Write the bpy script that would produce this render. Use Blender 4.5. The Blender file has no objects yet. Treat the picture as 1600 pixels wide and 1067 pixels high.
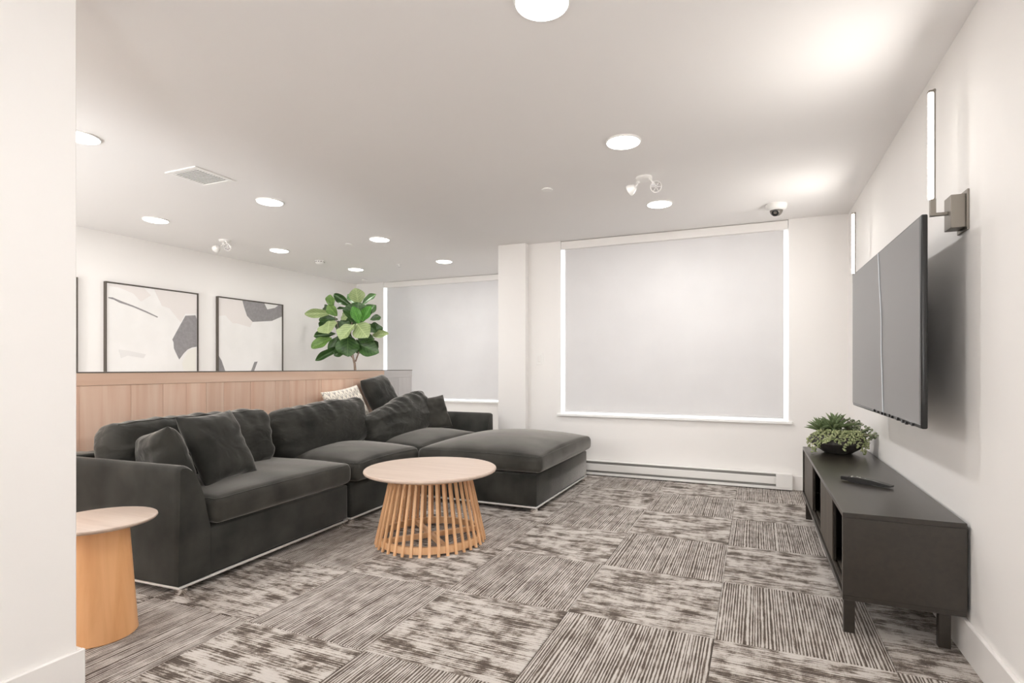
import bpy, bmesh, math, random
from mathutils import Vector, Matrix, noise
PI = math.pi
random.seed(7)
SC = bpy.context.scene
COL = SC.collection

# ------------------------------------------------------------------ camera
cd = bpy.data.cameras.new('camera')
cam = bpy.data.objects.new('camera', cd); COL.objects.link(cam)
cam.location = (0, 0, 1.0724)
cam.rotation_euler = (PI/2, 0, 0.39849)
cd.sensor_width = 36.0; cd.sensor_fit = 'HORIZONTAL'
cd.lens = 839.54/1600*36
cd.shift_x = -26.09/1600
cd.shift_y = 40.8/1600
cd.clip_start = 0.02
SC.camera = cam

# ------------------------------------------------------------------ world, exposure
SC.view_settings.view_transform = 'Standard'
SC.view_settings.look = 'None'
SC.view_settings.gamma = 1
SC.view_settings.use_curve_mapping = False
SC.view_settings.exposure = 0.42
w = bpy.data.worlds.new('world'); SC.world = w; w.use_nodes = True
w.node_tree.nodes['Background'].inputs[0].default_value = (0.86, 0.93, 1.0, 1)
w.node_tree.nodes['Background'].inputs[1].default_value = 6.0
SC.cycles.use_denoising = True
SC.cycles.max_bounces = 14
SC.cycles.diffuse_bounces = 10
SC.cycles.glossy_bounces = 4
SC.cycles.transmission_bounces = 6
SC.cycles.sample_clamp_indirect = 6.0

LIGHT_W = {-.70: 8.0, -3.51: 7.0, -4.87: 2.5}        # watts per ceiling disc
DISC_E = 7.0          # emission of the discs
TUBE_E = 9.0

# room dimensions (metres, from the photograph's perspective)
XR = 0.7305; YF = 5.2445; YW = 6.71; XL = -5.755; ZC = 2.377; YB = -2.6
PX0 = -2.53           # left side of the pillar

# ------------------------------------------------------------------ helpers
def link(o, parent=None):
    COL.objects.link(o)
    if parent: o.parent = parent
    return o

def thing(name, label, cat, loc=(0, 0, 0), rotz=0, group=None):
    o = bpy.data.objects.new(name, None); COL.objects.link(o)
    o.empty_display_size = .05
    o.location = loc; o.rotation_euler = (0, 0, rotz)
    o['label'] = label; o['category'] = cat
    if group: o['group'] = group
    return o

def mesh(name, bm, mat, smooth=False, autos=None):
    me = bpy.data.meshes.new(name)
    bmesh.ops.recalc_face_normals(bm, faces=bm.faces)
    bm.to_mesh(me); bm.free()
    me.materials.append(mat)
    if smooth:
        me.polygons.foreach_set('use_smooth', [True]*len(me.polygons))
        if autos is not None:
            me.set_sharp_from_angle(angle=math.radians(autos))
    return me

def obj(name, bm, mat, parent=None, smooth=False, autos=None, label=None, kind=None):
    o = bpy.data.objects.new(name, mesh(name, bm, mat, smooth, autos))
    link(o, parent)
    if label: o['label'] = label
    if kind: o['kind'] = kind
    return o

def struct(name, bm, mat, parent=None, **k):
    o = obj(name, bm, mat, parent, **k)
    if parent is None: o['kind'] = 'structure'
    return o

def tag(o, label, cat, group=None):
    o['label'] = label; o['category'] = cat
    if group: o['group'] = group
    return o

def box(bm, x0, x1, y0, y1, z0, z1, bev=0, seg=1, mat=None):
    m = Matrix.Translation(((x0+x1)/2, (y0+y1)/2, (z0+z1)/2)) @ Matrix.Diagonal((abs(x1-x0), abs(y1-y0), abs(z1-z0), 1))
    if mat is not None: m = mat @ m
    r = bmesh.ops.create_cube(bm, size=1, matrix=m)
    if bev:
        es = list({e for v in r['verts'] for e in v.link_edges})
        bmesh.ops.bevel(bm, geom=es, offset=bev, segments=seg, affect='EDGES', profile=.5, clamp_overlap=True)
    return bm

def BOX(*a, **k):
    return box(bmesh.new(), *a, **k)

def lathe(bm, prof, n=48, c=(0, 0, 0), a0=0):
    rings = []
    for r, z in prof:
        if r < 1e-6: rings.append([bm.verts.new((c[0], c[1], c[2]+z))])
        else: rings.append([bm.verts.new((c[0]+r*math.cos(a0+2*PI*k/n), c[1]+r*math.sin(a0+2*PI*k/n), c[2]+z)) for k in range(n)])
    for A, B in zip(rings, rings[1:]):
        for k in range(n):
            k2 = (k+1) % n
            if len(A) == 1 and len(B) == 1: continue
            if len(A) == 1: bm.faces.new((A[0], B[k], B[k2]))
            elif len(B) == 1: bm.faces.new((A[k], A[k2], B[0]))
            else: bm.faces.new((A[k], A[k2], B[k2], B[k]))
    return bm

def tube(bm, pts, r, n=8, cap=True):
    pts = [Vector(p) for p in pts]
    rr = r if isinstance(r, (list, tuple)) else [r]*len(pts)
    rings = []
    up = None
    for i, p in enumerate(pts):
        t = (pts[min(i+1, len(pts)-1)] - pts[max(i-1, 0)]).normalized()
        if up is None:
            up = Vector((0, 0, 1)) if abs(t.z) < .9 else Vector((1, 0, 0))
        a = t.cross(up).normalized(); b = a.cross(t).normalized(); up = b
        rings.append([bm.verts.new(p + rr[i]*(math.cos(2*PI*k/n)*a + math.sin(2*PI*k/n)*b)) for k in range(n)])
    for A, B in zip(rings, rings[1:]):
        for k in range(n):
            bm.faces.new((A[k], A[(k+1) % n], B[(k+1) % n], B[k]))
    if cap:
        bm.faces.new(rings[0]); bm.faces.new(rings[-1][::-1])
    return bm

def prism(bm, poly, f0, f1):
    """poly: list of 2-D points; f0, f1: functions mapping a 2-D point to the two end points"""
    a = [bm.verts.new(f0(p)) for p in poly]; b = [bm.verts.new(f1(p)) for p in poly]
    n = len(poly)
    for i in range(n): bm.faces.new((a[i], a[(i+1) % n], b[(i+1) % n], b[i]))
    bm.faces.new(a[::-1]); bm.faces.new(b)
    return bm

def rbox(sx, sy, sz, r, nx=16, ny=12, nz=4, rn=4):
    """rounded box centred on the origin as a dense skin of vertices"""
    H = (sx/2, sy/2, sz/2)
    def ax(h, n):
        a = h-r
        c = [-h + r*(1-math.cos(k/rn*PI/2)) if False else -h + r*k/rn for k in range(rn)]
        mid = [-a + 2*a*k/n for k in range(n+1)]
        return c + mid + [-v for v in c[::-1]]
    A = [ax(H[0], nx), ax(H[1], ny), ax(H[2], nz)]
    bm = bmesh.new(); V = {}
    def vert(p):
        k = (round(p[0], 5), round(p[1], 5), round(p[2], 5))
        if k not in V:
            q = Vector([max(-(H[i]-r), min(H[i]-r, p[i])) for i in range(3)])
            d = Vector(p) - q
            if d.length > 1e-9: d = d.normalized()*r
            V[k] = bm.verts.new(q + d)
        return V[k]
    for k in range(3):
        i, j = (k+1) % 3, (k+2) % 3
        for s in (-1, 1):
            for a in range(len(A[i])-1):
                for b in range(len(A[j])-1):
                    ps = []
                    for u, v in ((a, b), (a+1, b), (a+1, b+1), (a, b+1)):
                        p = [0, 0, 0]; p[k] = s*H[k]; p[i] = A[i][u]; p[j] = A[j][v]
                        ps.append(vert(p))
                    if len(set(ps)) == 4: bm.faces.new(ps if s > 0 else ps[::-1])
    return bm

def fold(p, seed, fx, fy, fz):
    """ridged noise giving soft creases"""
    n = noise.noise(Vector((p.x*fx+seed, p.y*fy-seed*1.7, p.z*fz+seed*.3)))
    return (1-abs(n)*2.2)

def cushion_box(sx, sy, sz, r, crown=0, seed=0, amp=0.004, frq=(6, 6, 6), puff=.02, sag=0, top_only=False):
    """box cushion: rounded, crowned, bulging, lightly creased. z up"""
    bm = rbox(sx, sy, sz, r, nx=26, ny=18, nz=6)
    bm.normal_update()
    orig = [v.co.copy() for v in bm.verts]
    for v in bm.verts:
        n = v.normal.copy(); p = v.co.copy()
        u, w_, t = p.x/(sx/2), p.y/(sy/2), p.z/(sz/2)
        cu = (1-min(1, u*u))*(1-min(1, w_*w_))
        cu = cu**.55
        if t > 0: p.z += crown*cu*t
        else: p.z -= crown*.15*cu*(-t)
        k = puff*(1-min(1, t*t))
        p.x += n.x*k*(1-w_*w_*.6); p.y += n.y*k*(1-u*u*.6)
        f = fold(v.co, seed, *frq)*amp + noise.noise(v.co*5+Vector((seed, 0, 0)))*amp*.8
        if not top_only or t > -.2: p += n*f
        v.co = p
    bm.normal_update()
    global LAST_SEAM
    LAST_SEAM = ring_seam(list(zip(orig, bm.verts)), sx, sy, sz, r)
    return bm

def skin_seam(bm, sx, sy, sz, r, lvl, rad=.0028, arc=None):
    return None

def ring_seam(verts0, sx, sy, sz, r, rad=.0022):
    zc = sz/2-r+r*.7071
    pts = []
    for p0, v in verts0:
        if abs(p0.z-zc) > r*.05: continue
        dx = abs(p0.x)-(sx/2-r); dy = abs(p0.y)-(sy/2-r)
        if max(dx, dy) < r*.5: continue
        q = v.co + v.normal*.0008
        pts.append((math.atan2(p0.y/sy, p0.x/sx), q.copy()))
    pts.sort(key=lambda a: a[0])
    out = []
    for _, q in pts:
        if not out or (q-out[-1]).length > .012: out.append(q)
    out.append(out[0])
    return tube(bmesh.new(), out, rad, 6, cap=False)

def seam(bm, sx, sy, z, r, rad=.003, off=.0):
    pts = []
    for cx_, cy_, a0 in ((sx/2-r, sy/2-r, 0), (-sx/2+r, sy/2-r, PI/2), (-sx/2+r, -sy/2+r, PI), (sx/2-r, -sy/2+r, 1.5*PI)):
        for k in range(5):
            a = a0 + k/4*PI/2
            pts.append((cx_+(r+off)*math.cos(a), cy_+(r+off)*math.sin(a), z))
    pts.append(pts[0])
    return tube(bm, pts, rad, 6)

def pillow_bm(w_, h_, t, seed=0, amp=.006, N=30, pinch=.085, asym=0):
    """knife-edge pillow in the XY plane (x width, y height), thickness along z"""
    bm = bmesh.new(); G = {}
    for s in (1, -1):
        for i in range(N+1):
            for j in range(N+1):
                if s < 0 and (i in (0, N) or j in (0, N)):
                    G[s, i, j] = G[1, i, j]; continue
                u = math.sin((i/N*2-1)*PI/2); v = math.sin((j/N*2-1)*PI/2)
                x = w_/2*u*(1-pinch*(1-v*v)); y = h_/2*v*(1-pinch*(1-u*u))
                e = max(0, (1-u**4))*max(0, (1-v**4))
                z = t/2*(e**.5)*(1+asym*v)
                m = min(1, e*3)
                # creases running out of the corners and along the sides
                cu = max(abs(u), abs(v))
                ang = math.atan2(y, x)
                cr = noise.noise(Vector((ang*3.2+seed, cu*1.3, seed+s)))
                z += amp*m*(cr*1.6*cu + fold(Vector((u, v, 0)), seed+s, 1.7, 3.1, 1)*.8)
                G[s, i, j] = bm.verts.new((x, y, s*z))
    for s in (1, -1):
        for i in range(N):
            for j in range(N):
                f = [G[s, i, j], G[s, i+1, j], G[s, i+1, j+1], G[s, i, j+1]]
                bm.faces.new(f if s > 0 else f[::-1])
    return bm

def frame_of(c, xdir, ydir):
    x = Vector(xdir).normalized(); y = Vector(ydir); y = (y - y.dot(x)*x).normalized(); z = x.cross(y)
    m = Matrix((x, y, z)).transposed().to_4x4(); m.translation = Vector(c)
    return m

# ------------------------------------------------------------------ materials
def mat(name, col, rough=.6, metal=0, spec=.5, sheen=0, sheen_rough=.4, emis=None, es=0, coat=0):
    m = bpy.data.materials.new(name); m.use_nodes = True
    b = m.node_tree.nodes['Principled BSDF']
    b.inputs['Base Color'].default_value = (*col, 1)
    b.inputs['Roughness'].default_value = rough
    b.inputs['Metallic'].default_value = metal
    b.inputs['Specular IOR Level'].default_value = spec
    if sheen:
        b.inputs['Sheen Weight'].default_value = sheen
        b.inputs['Sheen Roughness'].default_value = sheen_rough
    if emis:
        b.inputs['Emission Color'].default_value = (*emis, 1)
        b.inputs['Emission Strength'].default_value = es
    if coat: b.inputs['Coat Weight'].default_value = coat
    return m

def nodes(m): return m.node_tree.nodes, m.node_tree.links, m.node_tree.nodes['Principled BSDF']

def ramp(N, stops, interp='LINEAR'):
    r = N.new('ShaderNodeValToRGB'); r.color_ramp.interpolation = interp
    el = r.color_ramp.elements
    while len(el) < len(stops): el.new(.5)
    for e, (p, c) in zip(el, stops):
        e.position = p; e.color = (*c, 1) if len(c) == 3 else c
    return r

def mottle(m, c1, c2, scale=8, bump=.1, bscale=200, coord='Object', stretch=(1, 1, 1), detail=4, lo=.35, hi=.65):
    N, L, b = nodes(m)
    tc = N.new('ShaderNodeTexCoord'); mp = N.new('ShaderNodeMapping'); mp.inputs['Scale'].default_value = stretch
    L.new(tc.outputs[coord], mp.inputs[0])
    n = N.new('ShaderNodeTexNoise'); n.inputs['Scale'].default_value = scale; n.inputs['Detail'].default_value = detail
    L.new(mp.outputs[0], n.inputs['Vector'])
    r = ramp(N, [(lo, c1), (hi, c2)]); L.new(n.outputs[0], r.inputs[0]); L.new(r.outputs[0], b.inputs['Base Color'])
    if bump:
        n2 = N.new('ShaderNodeTexNoise'); n2.inputs['Scale'].default_value = bscale; L.new(mp.outputs[0], n2.inputs['Vector'])
        bp = N.new('ShaderNodeBump'); bp.inputs['Strength'].default_value = bump; bp.inputs['Distance'].default_value = .002
        L.new(n2.outputs[0], bp.inputs['Height']); L.new(bp.outputs[0], b.inputs['Normal'])
    return m

# added unseen fill lamps for even brightness, behind the camera, pointing at the ceiling
for loc_, en in (((.30, -2.2, .6), 62), ((-4.0, -1.4, .35), 165)):
    fl = bpy.data.lights.new('fill_uplight', 'AREA'); fl.shape = 'DISK'; fl.size = .5; fl.energy = en; fl.color = (.97, .985, 1)
    fo = bpy.data.objects.new('fill_uplight', fl); COL.objects.link(fo); fo.location = loc_; fo.rotation_euler = (PI, 0, 0)

WALL = (0.80, 0.775, 0.75)
m_wall = mottle(mat('wall_paint', WALL, .55), (.845, .828, .81), (.86, .843, .825), 1.5, .05, 300)
m_ceil = mottle(mat('ceiling_paint', (.8, .77, .75), .8), (.845, .83, .82), (.855, .84, .83), 1.2, .05, 250)
m_trim = mat('trim_white', (.84, .82, .80), .35)
m_white = mat('white_enamel', (.85, .84, .82), .35)
m_sill = mat('sill_white', (.88, .88, .87), .3)
m_grille = mat('heater_slot_grey', (.27, .26, .25), .6)
m_shade = mottle(mat('shade_fabric', (.78, .775, .775), .8), (.71, .70, .70), (.735, .725, .725), 3, .08, 900)
N, L, b = nodes(m_shade)
tr = N.new('ShaderNodeBsdfTranslucent'); tr.inputs[0].default_value = (.9, .9, .9, 1); mx = N.new('ShaderNodeMixShader'); mx.inputs[0].default_value = .075
L.new(b.outputs[0], mx.inputs[1]); L.new(tr.outputs[0], mx.inputs[2]); L.new(mx.outputs[0], N['Material Output'].inputs[0])
m_chrome = mat('chrome', (.95, .94, .92), .10, 1)
m_satin = mat('satin_steel', (.93, .92, .90), .32, .55)
m_bronze = mat('brushed_nickel', (.27, .245, .215), .38, .8)
m_black = mat('black_plastic', (.012, .012, .012), .3)
m_frame = mat('frame_dark_bronze', (.12, .105, .09), .4, .5)
m_canvas = mottle(mat('canvas', (.78, .77, .75), .85), (.80, .79, .775), (.85, .84, .83), 3, .15, 500)
m_pgrey = mottle(mat('paint_grey', (.22, .21, .22), .8), (.255, .245, .25), (.30, .288, .295), 30, .1, 300)
m_ppink = mat('paint_blush', (.77, .735, .715), .85)
m_pcream = mat('paint_cream', (.80, .785, .73), .85)
m_plight = mat('paint_pale_grey', (.75, .74, .73), .85)
m_disc = mat('disc_glow', (.9, .9, .9), .5, emis=(1, .965, .92), es=DISC_E)
m_tube = mat('tube_glow', (.9, .9, .9), .5, emis=(1, .96, .90), es=TUBE_E)
m_dark = mat('dark_cavity', (.02, .02, .02), .8)

# velvet
def velvet(name, k=1.0, warm=0):
    m = mat(name, (.045*k, .045*k, .041*k), .85, spec=.2, sheen=.9, sheen_rough=.33)
    mottle(m, (.017*k+warm*.004, .0178*k+warm*.002, .0155*k+warm*.001), (.050*k+warm*.008, .0490*k+warm*.005, .0435*k+warm*.003), 5, .3, 420, detail=6, lo=.30, hi=.70)
    m.node_tree.nodes['Principled BSDF'].inputs['Sheen Tint'].default_value = (.68, .655, .62, 1)
    return m
m_velvet = velvet('charcoal_velvet')
m_velvet_w = velvet('charcoal_velvet_warm', 1.15, .7)
def creased(name, k, warm=0):
    m = velvet(name, k, warm); N, L, b = nodes(m)
    tc = N.new('ShaderNodeTexCoord'); mp = N.new('ShaderNodeMapping'); mp.inputs['Scale'].default_value = (5, 5, 11); mp.inputs['Rotation'].default_value = (.3, .2, .5)
    L.new(tc.outputs['Object'], mp.inputs[0])
    n = N.new('ShaderNodeTexNoise'); n.inputs['Scale'].default_value = 1.3; n.inputs['Detail'].default_value = 2.5; n.inputs['Distortion'].default_value = .5
    L.new(mp.outputs[0], n.inputs['Vector'])
    r = ramp(N, [(.30, (0, 0, 0)), (.50, (1, 1, 1)), (.70, (0, 0, 0))]); r.color_ramp.interpolation = 'EASE'; L.new(n.outputs[0], r.inputs[0])
    bp = N.new('ShaderNodeBump'); bp.inputs['Strength'].default_value = .22; bp.inputs['Distance'].default_value = .012
    old = b.inputs['Normal'].links[0].from_socket; L.new(old, bp.inputs['Normal']); L.new(r.outputs[0], bp.inputs['Height']); L.new(bp.outputs[0], b.inputs['Normal'])
    return m
m_velvet_c = creased('charcoal_velvet_creased', 1.0)
m_velvet_p = creased('charcoal_velvet_pillow', .88)

def wood(name, c1, c2, axis='Z', rough=.45, scale=3, coat=0):
    m = mat(name, c1, rough, coat=coat)
    N, L, b = nodes(m)
    tc = N.new('ShaderNodeTexCoord'); mp = N.new('ShaderNodeMapping')
    st = {'X': (.8, 14, 14), 'Y': (14, .8, 14), 'Z': (14, 14, .8)}[axis]
    mp.inputs['Scale'].default_value = st
    oi = N.new('ShaderNodeObjectInfo')
    ad = N.new('ShaderNodeVectorMath'); ad.operation = 'ADD'
    sc_ = N.new('ShaderNodeVectorMath'); sc_.operation = 'SCALE'; sc_.inputs['Scale'].default_value = 7
    cb = N.new('ShaderNodeCombineXYZ')
    for k in range(3): L.new(oi.outputs['Random'], cb.inputs[k])
    L.new(cb.outputs[0], sc_.inputs[0]); L.new(tc.outputs['Object'], ad.inputs[0]); L.new(sc_.outputs[0], ad.inputs[1])
    L.new(ad.outputs[0], mp.inputs[0])
    n = N.new('ShaderNodeTexNoise'); n.inputs['Scale'].default_value = scale; n.inputs['Detail'].default_value = 7; n.inputs['Distortion'].default_value = .6
    L.new(mp.outputs[0], n.inputs['Vector'])
    r = ramp(N, [(.3, c2), (.62, c1)]); L.new(n.outputs[0], r.inputs[0])
    hs = N.new('ShaderNodeHueSaturation'); mr = N.new('ShaderNodeMapRange')
    mr.inputs['To Min'].default_value = .92; mr.inputs['To Max'].default_value = 1.08
    L.new(oi.outputs['Random'], mr.inputs[0]); L.new(mr.outputs[0], hs.inputs['Value']); L.new(r.outputs[0], hs.inputs['Color'])
    L.new(hs.outputs[0], b.inputs['Base Color'])
    bp = N.new('ShaderNodeBump'); bp.inputs['Strength'].default_value = .08; bp.inputs['Distance'].default_value = .001
    L.new(n.outputs[0], bp.inputs['Height']); L.new(bp.outputs[0], b.inputs['Normal'])
    return m
m_plank = wood('pale_pink_oak', (.91, .69, .55), (.80, .52, .38), 'Z', .5, 1.0)
m_rail = wood('pale_pink_oak_rail', (.88, .665, .53), (.80, .55, .41), 'Y', .5, 1.2)
m_plank_g = wood('pale_grey_oak', (.66, .645, .645), (.60, .58, .58), 'Z', .5)  # greyer tone for the far end of the partition
m_rail_g = wood('pale_grey_oak_rail', (.67, .655, .655), (.61, .59, .59), 'Y', .5)
m_slat = wood('honey_ash', (.76, .48, .27), (.67, .39, .20), 'Z', .42)
m_top = wood('pale_ash_top', (.555, .445, .37), (.49, .38, .31), 'X', .38)
m_cone = wood('honey_ash_cone', (.80, .44, .21), (.69, .35, .15), 'Z', .4, 1.6)
m_console = wood('espresso_wood', (.030, .024, .018), (.021, .017, .013), 'Y', .30)
m_console.node_tree.nodes['Principled BSDF'].inputs['Specular IOR Level'].default_value = .6
m_console_in = mat('espresso_interior', (.02, .019, .017), .5)
m_rib = wood('espresso_ribbed', (.095, .080, .066), (.065, .055, .045), 'Z', .4)

# carpet
def carpet(name, stripe_w, blotch_w, bias):
    m = mat(name, (.5, .46, .42), .95, spec=.1, sheen=.15)
    N, L, b = nodes(m)
    tc = N.new('ShaderNodeTexCoord'); oi = N.new('ShaderNodeObjectInfo')
    off = N.new('ShaderNodeCombineXYZ'); mu = N.new('ShaderNodeMath'); mu.operation = 'MULTIPLY'; mu.inputs[1].default_value = 37
    L.new(oi.outputs['Random'], mu.inputs[0]); L.new(mu.outputs[0], off.inputs[0]); L.new(mu.outputs[0], off.inputs[1]); L.new(mu.outputs[0], off.inputs[2])
    ad = N.new('ShaderNodeVectorMath'); ad.operation = 'ADD'; L.new(tc.outputs['Object'], ad.inputs[0]); L.new(off.outputs[0], ad.inputs[1])
    def nz(scale, sc, det, rough=.5):
        mp = N.new('ShaderNodeMapping'); mp.inputs['Scale'].default_value = sc; L.new(ad.outputs[0], mp.inputs[0])
        n = N.new('ShaderNodeTexNoise'); n.inputs['Scale'].default_value = scale; n.inputs['Detail'].default_value = det; n.inputs['Roughness'].default_value = rough
        L.new(mp.outputs[0], n.inputs['Vector']); return n.outputs[0]
    wob = nz(1, (.35, 20, 0), 2)             # slow wander of the tuft lines
    dash = nz(1, (10, 130, 0), 3, .65)         # broken dashes
    blo = nz(1, (5.5, 17, 0), 5, .68)         # ikat blotches, drawn out along the lines
    blo2 = nz(1, (12, 5.0, 0), 4, .65)        # banding across the lines
    fine = nz(1, (260, 260, 0), 2)
    lite = nz(1, (1, 160, 0), 2)
    def mth(op, a, b_):
        q = N.new('ShaderNodeMath'); q.operation = op
        for i, v in enumerate((a, b_)):
            if isinstance(v, (int, float)): q.inputs[i].default_value = v
            else: L.new(v, q.inputs[i])
        return q.outputs[0]
    sx = N.new('ShaderNodeSeparateXYZ'); L.new(tc.outputs['Object'], sx.inputs[0])
    ph = mth('ADD', mth('MULTIPLY', sx.outputs[1], 84), mth('MULTIPLY', wob, 3.0))
    tri = mth('MULTIPLY', mth('ABSOLUTE', mth('SUBTRACT', mth('FRACT', ph, 0), .5), 0), 2)   # 0 on a dark line, 1 between lines
    s = mth('MULTIPLY', mth('SUBTRACT', tri, .5), stripe_w)
    s = mth('ADD', s, mth('MULTIPLY', mth('SUBTRACT', dash, .5), 1.7))
    s = mth('ADD', s, mth('MULTIPLY', mth('SUBTRACT', blo, .5), blotch_w))
    s = mth('ADD', s, mth('MULTIPLY', mth('SUBTRACT', blo2, .5), blotch_w*.55))
    s = mth('ADD', s, mth('MULTIPLY', mth('SUBTRACT', lite, .5), .6))
    s = mth('ADD', s, mth('MULTIPLY', mth('SUBTRACT', fine, .5), .7))
    s = mth('ADD', s, .5+bias)
    r = ramp(N, [(.14, (.080, .062, .049)), (.42, (.205, .170, .143)), (.56, (.385, .345, .308)), (.86, (.54, .505, .47))])
    L.new(s, r.inputs[0]); L.new(r.outputs[0], b.inputs['Base Color'])
    bp = N.new('ShaderNodeBump'); bp.inputs['Strength'].default_value = .5; bp.inputs['Distance'].default_value = .003
    L.new(s, bp.inputs['Height']); L.new(bp.outputs[0], b.inputs['Normal'])
    return m
m_carp_s = carpet('carpet_pinstripe', 1.05, 1.45, .0)
m_carp_b = carpet('carpet_ikat', .45, 3.3, .05)

# ------------------------------------------------------------------ room shell
T = .15
struct('floor', BOX(XL-T, XR+T, YB-T, YW+T, -.12, -.006), mat('floor_joint', (.16, .13, .11), .9))
FLOOR = bpy.data.objects['floor']
TS = .61; OX = -.7588; OY = 2.2456
tiles = {}
def tile_mesh(x0, x1, y0, y1, k):
    key = (round(x1-x0, 3), round(y1-y0, 3), k)
    if key not in tiles:
        bm = BOX(-(x1-x0)/2+.0008, (x1-x0)/2-.0008, -(y1-y0)/2+.0008, (y1-y0)/2-.0008, -.006, 0, .0012)
        tiles[key] = mesh('carpet_tile', bm, m_carp_b if k == 0 else m_carp_s)
    return tiles[key]
for i in range(-9, 4):
    for j in range(-8, 9):
        x0, x1 = OX+i*TS, OX+(i+1)*TS; y0, y1 = OY+j*TS, OY+(j+1)*TS
        x0 = max(x0, XL); x1 = min(x1, XR); y0 = max(y0, YB)
        y1 = min(y1, YW if (x0+x1)/2 < PX0 else YF)
        if (x0+x1)/2 >= PX0 and x0 < PX0 and y0 >= 4.7: x0 = max(x0, PX0)
        if x1-x0 < .03 or y1-y0 < .03: continue
        k = (i+j) % 2            # even: lines along world x ; odd: along y
        if k == 0:
            o = bpy.data.objects.new('carpet_tile', tile_mesh(x0, x1, y0, y1, 0))
            o.rotation_euler = (0, 0, PI if (i*7+j*3) % 4 > 1 and False else 0)
        else:
            o = bpy.data.objects.new('carpet_tile', tile_mesh(y0, y1, x0, x1, 1))
            o.rotation_euler = (0, 0, PI/2)
        link(o, FLOOR); o.location = ((x0+x1)/2, (y0+y1)/2, 0)

struct('ceiling', BOX(XL-T, XR+T, YB-T, YW+T, ZC, ZC+T), m_ceil)
struct('wall_right', BOX(XR, XR+T, YB-T, YF+T, -.12, ZC), m_wall)
struct('wall_left', BOX(XL-T, XL, YB-T, YW+T, -.12, ZC), m_wall)
struct('wall_front', BOX(XL, XR, YB-T, YB, -.12, ZC), m_wall)

def window_wall(name, x0, x1, y, wx0, wx1, wz0):
    bm = bmesh.new()
    box(bm, x0, wx0, y, y+T, -.12, ZC)
    box(bm, wx1, x1, y, y+T, -.12, ZC)
    box(bm, wx0, wx1, y, y+T, -.12, wz0)
    return struct(name, bm, m_wall)
W1 = (-1.850, .273); W2 = (-5.236, -2.75)
window_wall('wall_back', PX0+.001, XR, YF, W1[0], W1[1], .575)
window_wall('wall_back_far', XL, PX0+.3, YW, W2[0], W2[1], .575)
struct('wall_pillar', BOX(PX0, -2.21, 5.165, YF, 0, ZC, .004), m_wall)
struct('wall_return', BOX(PX0, PX0+T, YF+T, YW, -.12, ZC), m_wall)
struct('wall_foreground', BOX(-2.23, -2.085, YB, 1.067, 0, ZC, .003), m_wall)

def baseboard(name, x0, x1, y0, y1, h=.135):
    struct(name, BOX(x0, x1, y0, y1, 0, h, .003), m_trim)
baseboard('baseboard_right', XR-.016, XR, YB, YF, .138)
baseboard('baseboard_back', -2.21, XR-.016, YF-.014, YF, .125)
baseboard('baseboard_left', XL, XL+.015, YB, YW, .13)
baseboard('baseboard_far', XL+.015, PX0, YW-.015, YW, .13)
bm = bmesh.new()
box(bm, -2.085, -2.069, YB, 1.085, 0, .132, .003)
box(bm, -2.23, -2.085, 1.067, 1.083, 0, .132, .003)
struct('baseboard_foreground', bm, m_trim)

def window(n, wx, y):
    x0, x1 = wx; z0, z1 = .60, ZC
    bm = bmesh.new(); yf = y+.10
    for a in ((x0, x0+.05, z0, z1), (x1-.05, x1, z0, z1), (x0+.05, x1-.05, z0, z0+.05), (x0+.05, x1-.05, z1-.05, z1),
              ((x0+x1)/2-.03, (x0+x1)/2+.03, z0+.05, z1-.05)):
        box(bm, a[0], a[1], yf, yf+.04, a[2], a[3], .003)
    o = struct('window_%d' % n, bm, m_white)
    g = bpy.data.materials.get('glass')
    if not g:
        g = bpy.data.materials.new('glass'); g.use_nodes = True
        N = g.node_tree.nodes; N.clear(); L = g.node_tree.links
        out = N.new('ShaderNodeOutputMaterial'); mx = N.new('ShaderNodeMixShader'); t = N.new('ShaderNodeBsdfTransparent'); gl = N.new('ShaderNodeBsdfGlossy')
        gl.inputs['Roughness'].default_value = .02; mx.inputs[0].default_value = .06
        L.new(t.outputs[0], mx.inputs[1]); L.new(gl.outputs[0], mx.inputs[2]); L.new(mx.outputs[0], out.inputs[0])
    for a, b in ((x0+.05, (x0+x1)/2-.03), ((x0+x1)/2+.03, x1-.05)):
        obj('window_pane', BOX(a, b, yf+.016, yf+.022, z0+.05, z1-.05), g, o)
    obj('window_sill', BOX(x0-.03, x1+.03, y-.03, y+.10, .575, .600, .004), m_sill, o)
    return o
window(1, W1, YF); window(2, W2, YW)

def blind(wx, y, label  , gap=.038, side='both'):
    x0, x1 = wx
    t = thing('roller_blind', label, 'blind', ((x0+x1)/2, y+.02, .617), 0)
    a, b = (x0-x1)/2, (x1-x0)/2; zt = ZC-.617
    obj('fascia', BOX(a+.004, b-.004, -.018, .05, zt-.085, zt-.006, .003), m_trim, t)
    obj('shade_cloth', BOX(a+gap, b-gap, .012, .0145, .012, zt-.06), m_shade, t)
    obj('hem_bar', BOX(a+gap, b-gap, .006, .020, 0, .022, .004, 2), m_shade, t)
    return t
b1 = blind(W1, YF, 'large white roller blind drawn down over the main window above the heater')
b2 = blind(W2, YW, 'white roller blind on the further window beside the fiddle leaf fig', .045)
# bead chain of the near blind
bm = bmesh.new()
tube(bm, [(-1.0615+.018, -.004, -.02+.62), (-1.0615+.018, -.004, 1.66)], .0022, 6)
obj('bead_chain', bm, m_white, b1)

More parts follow.
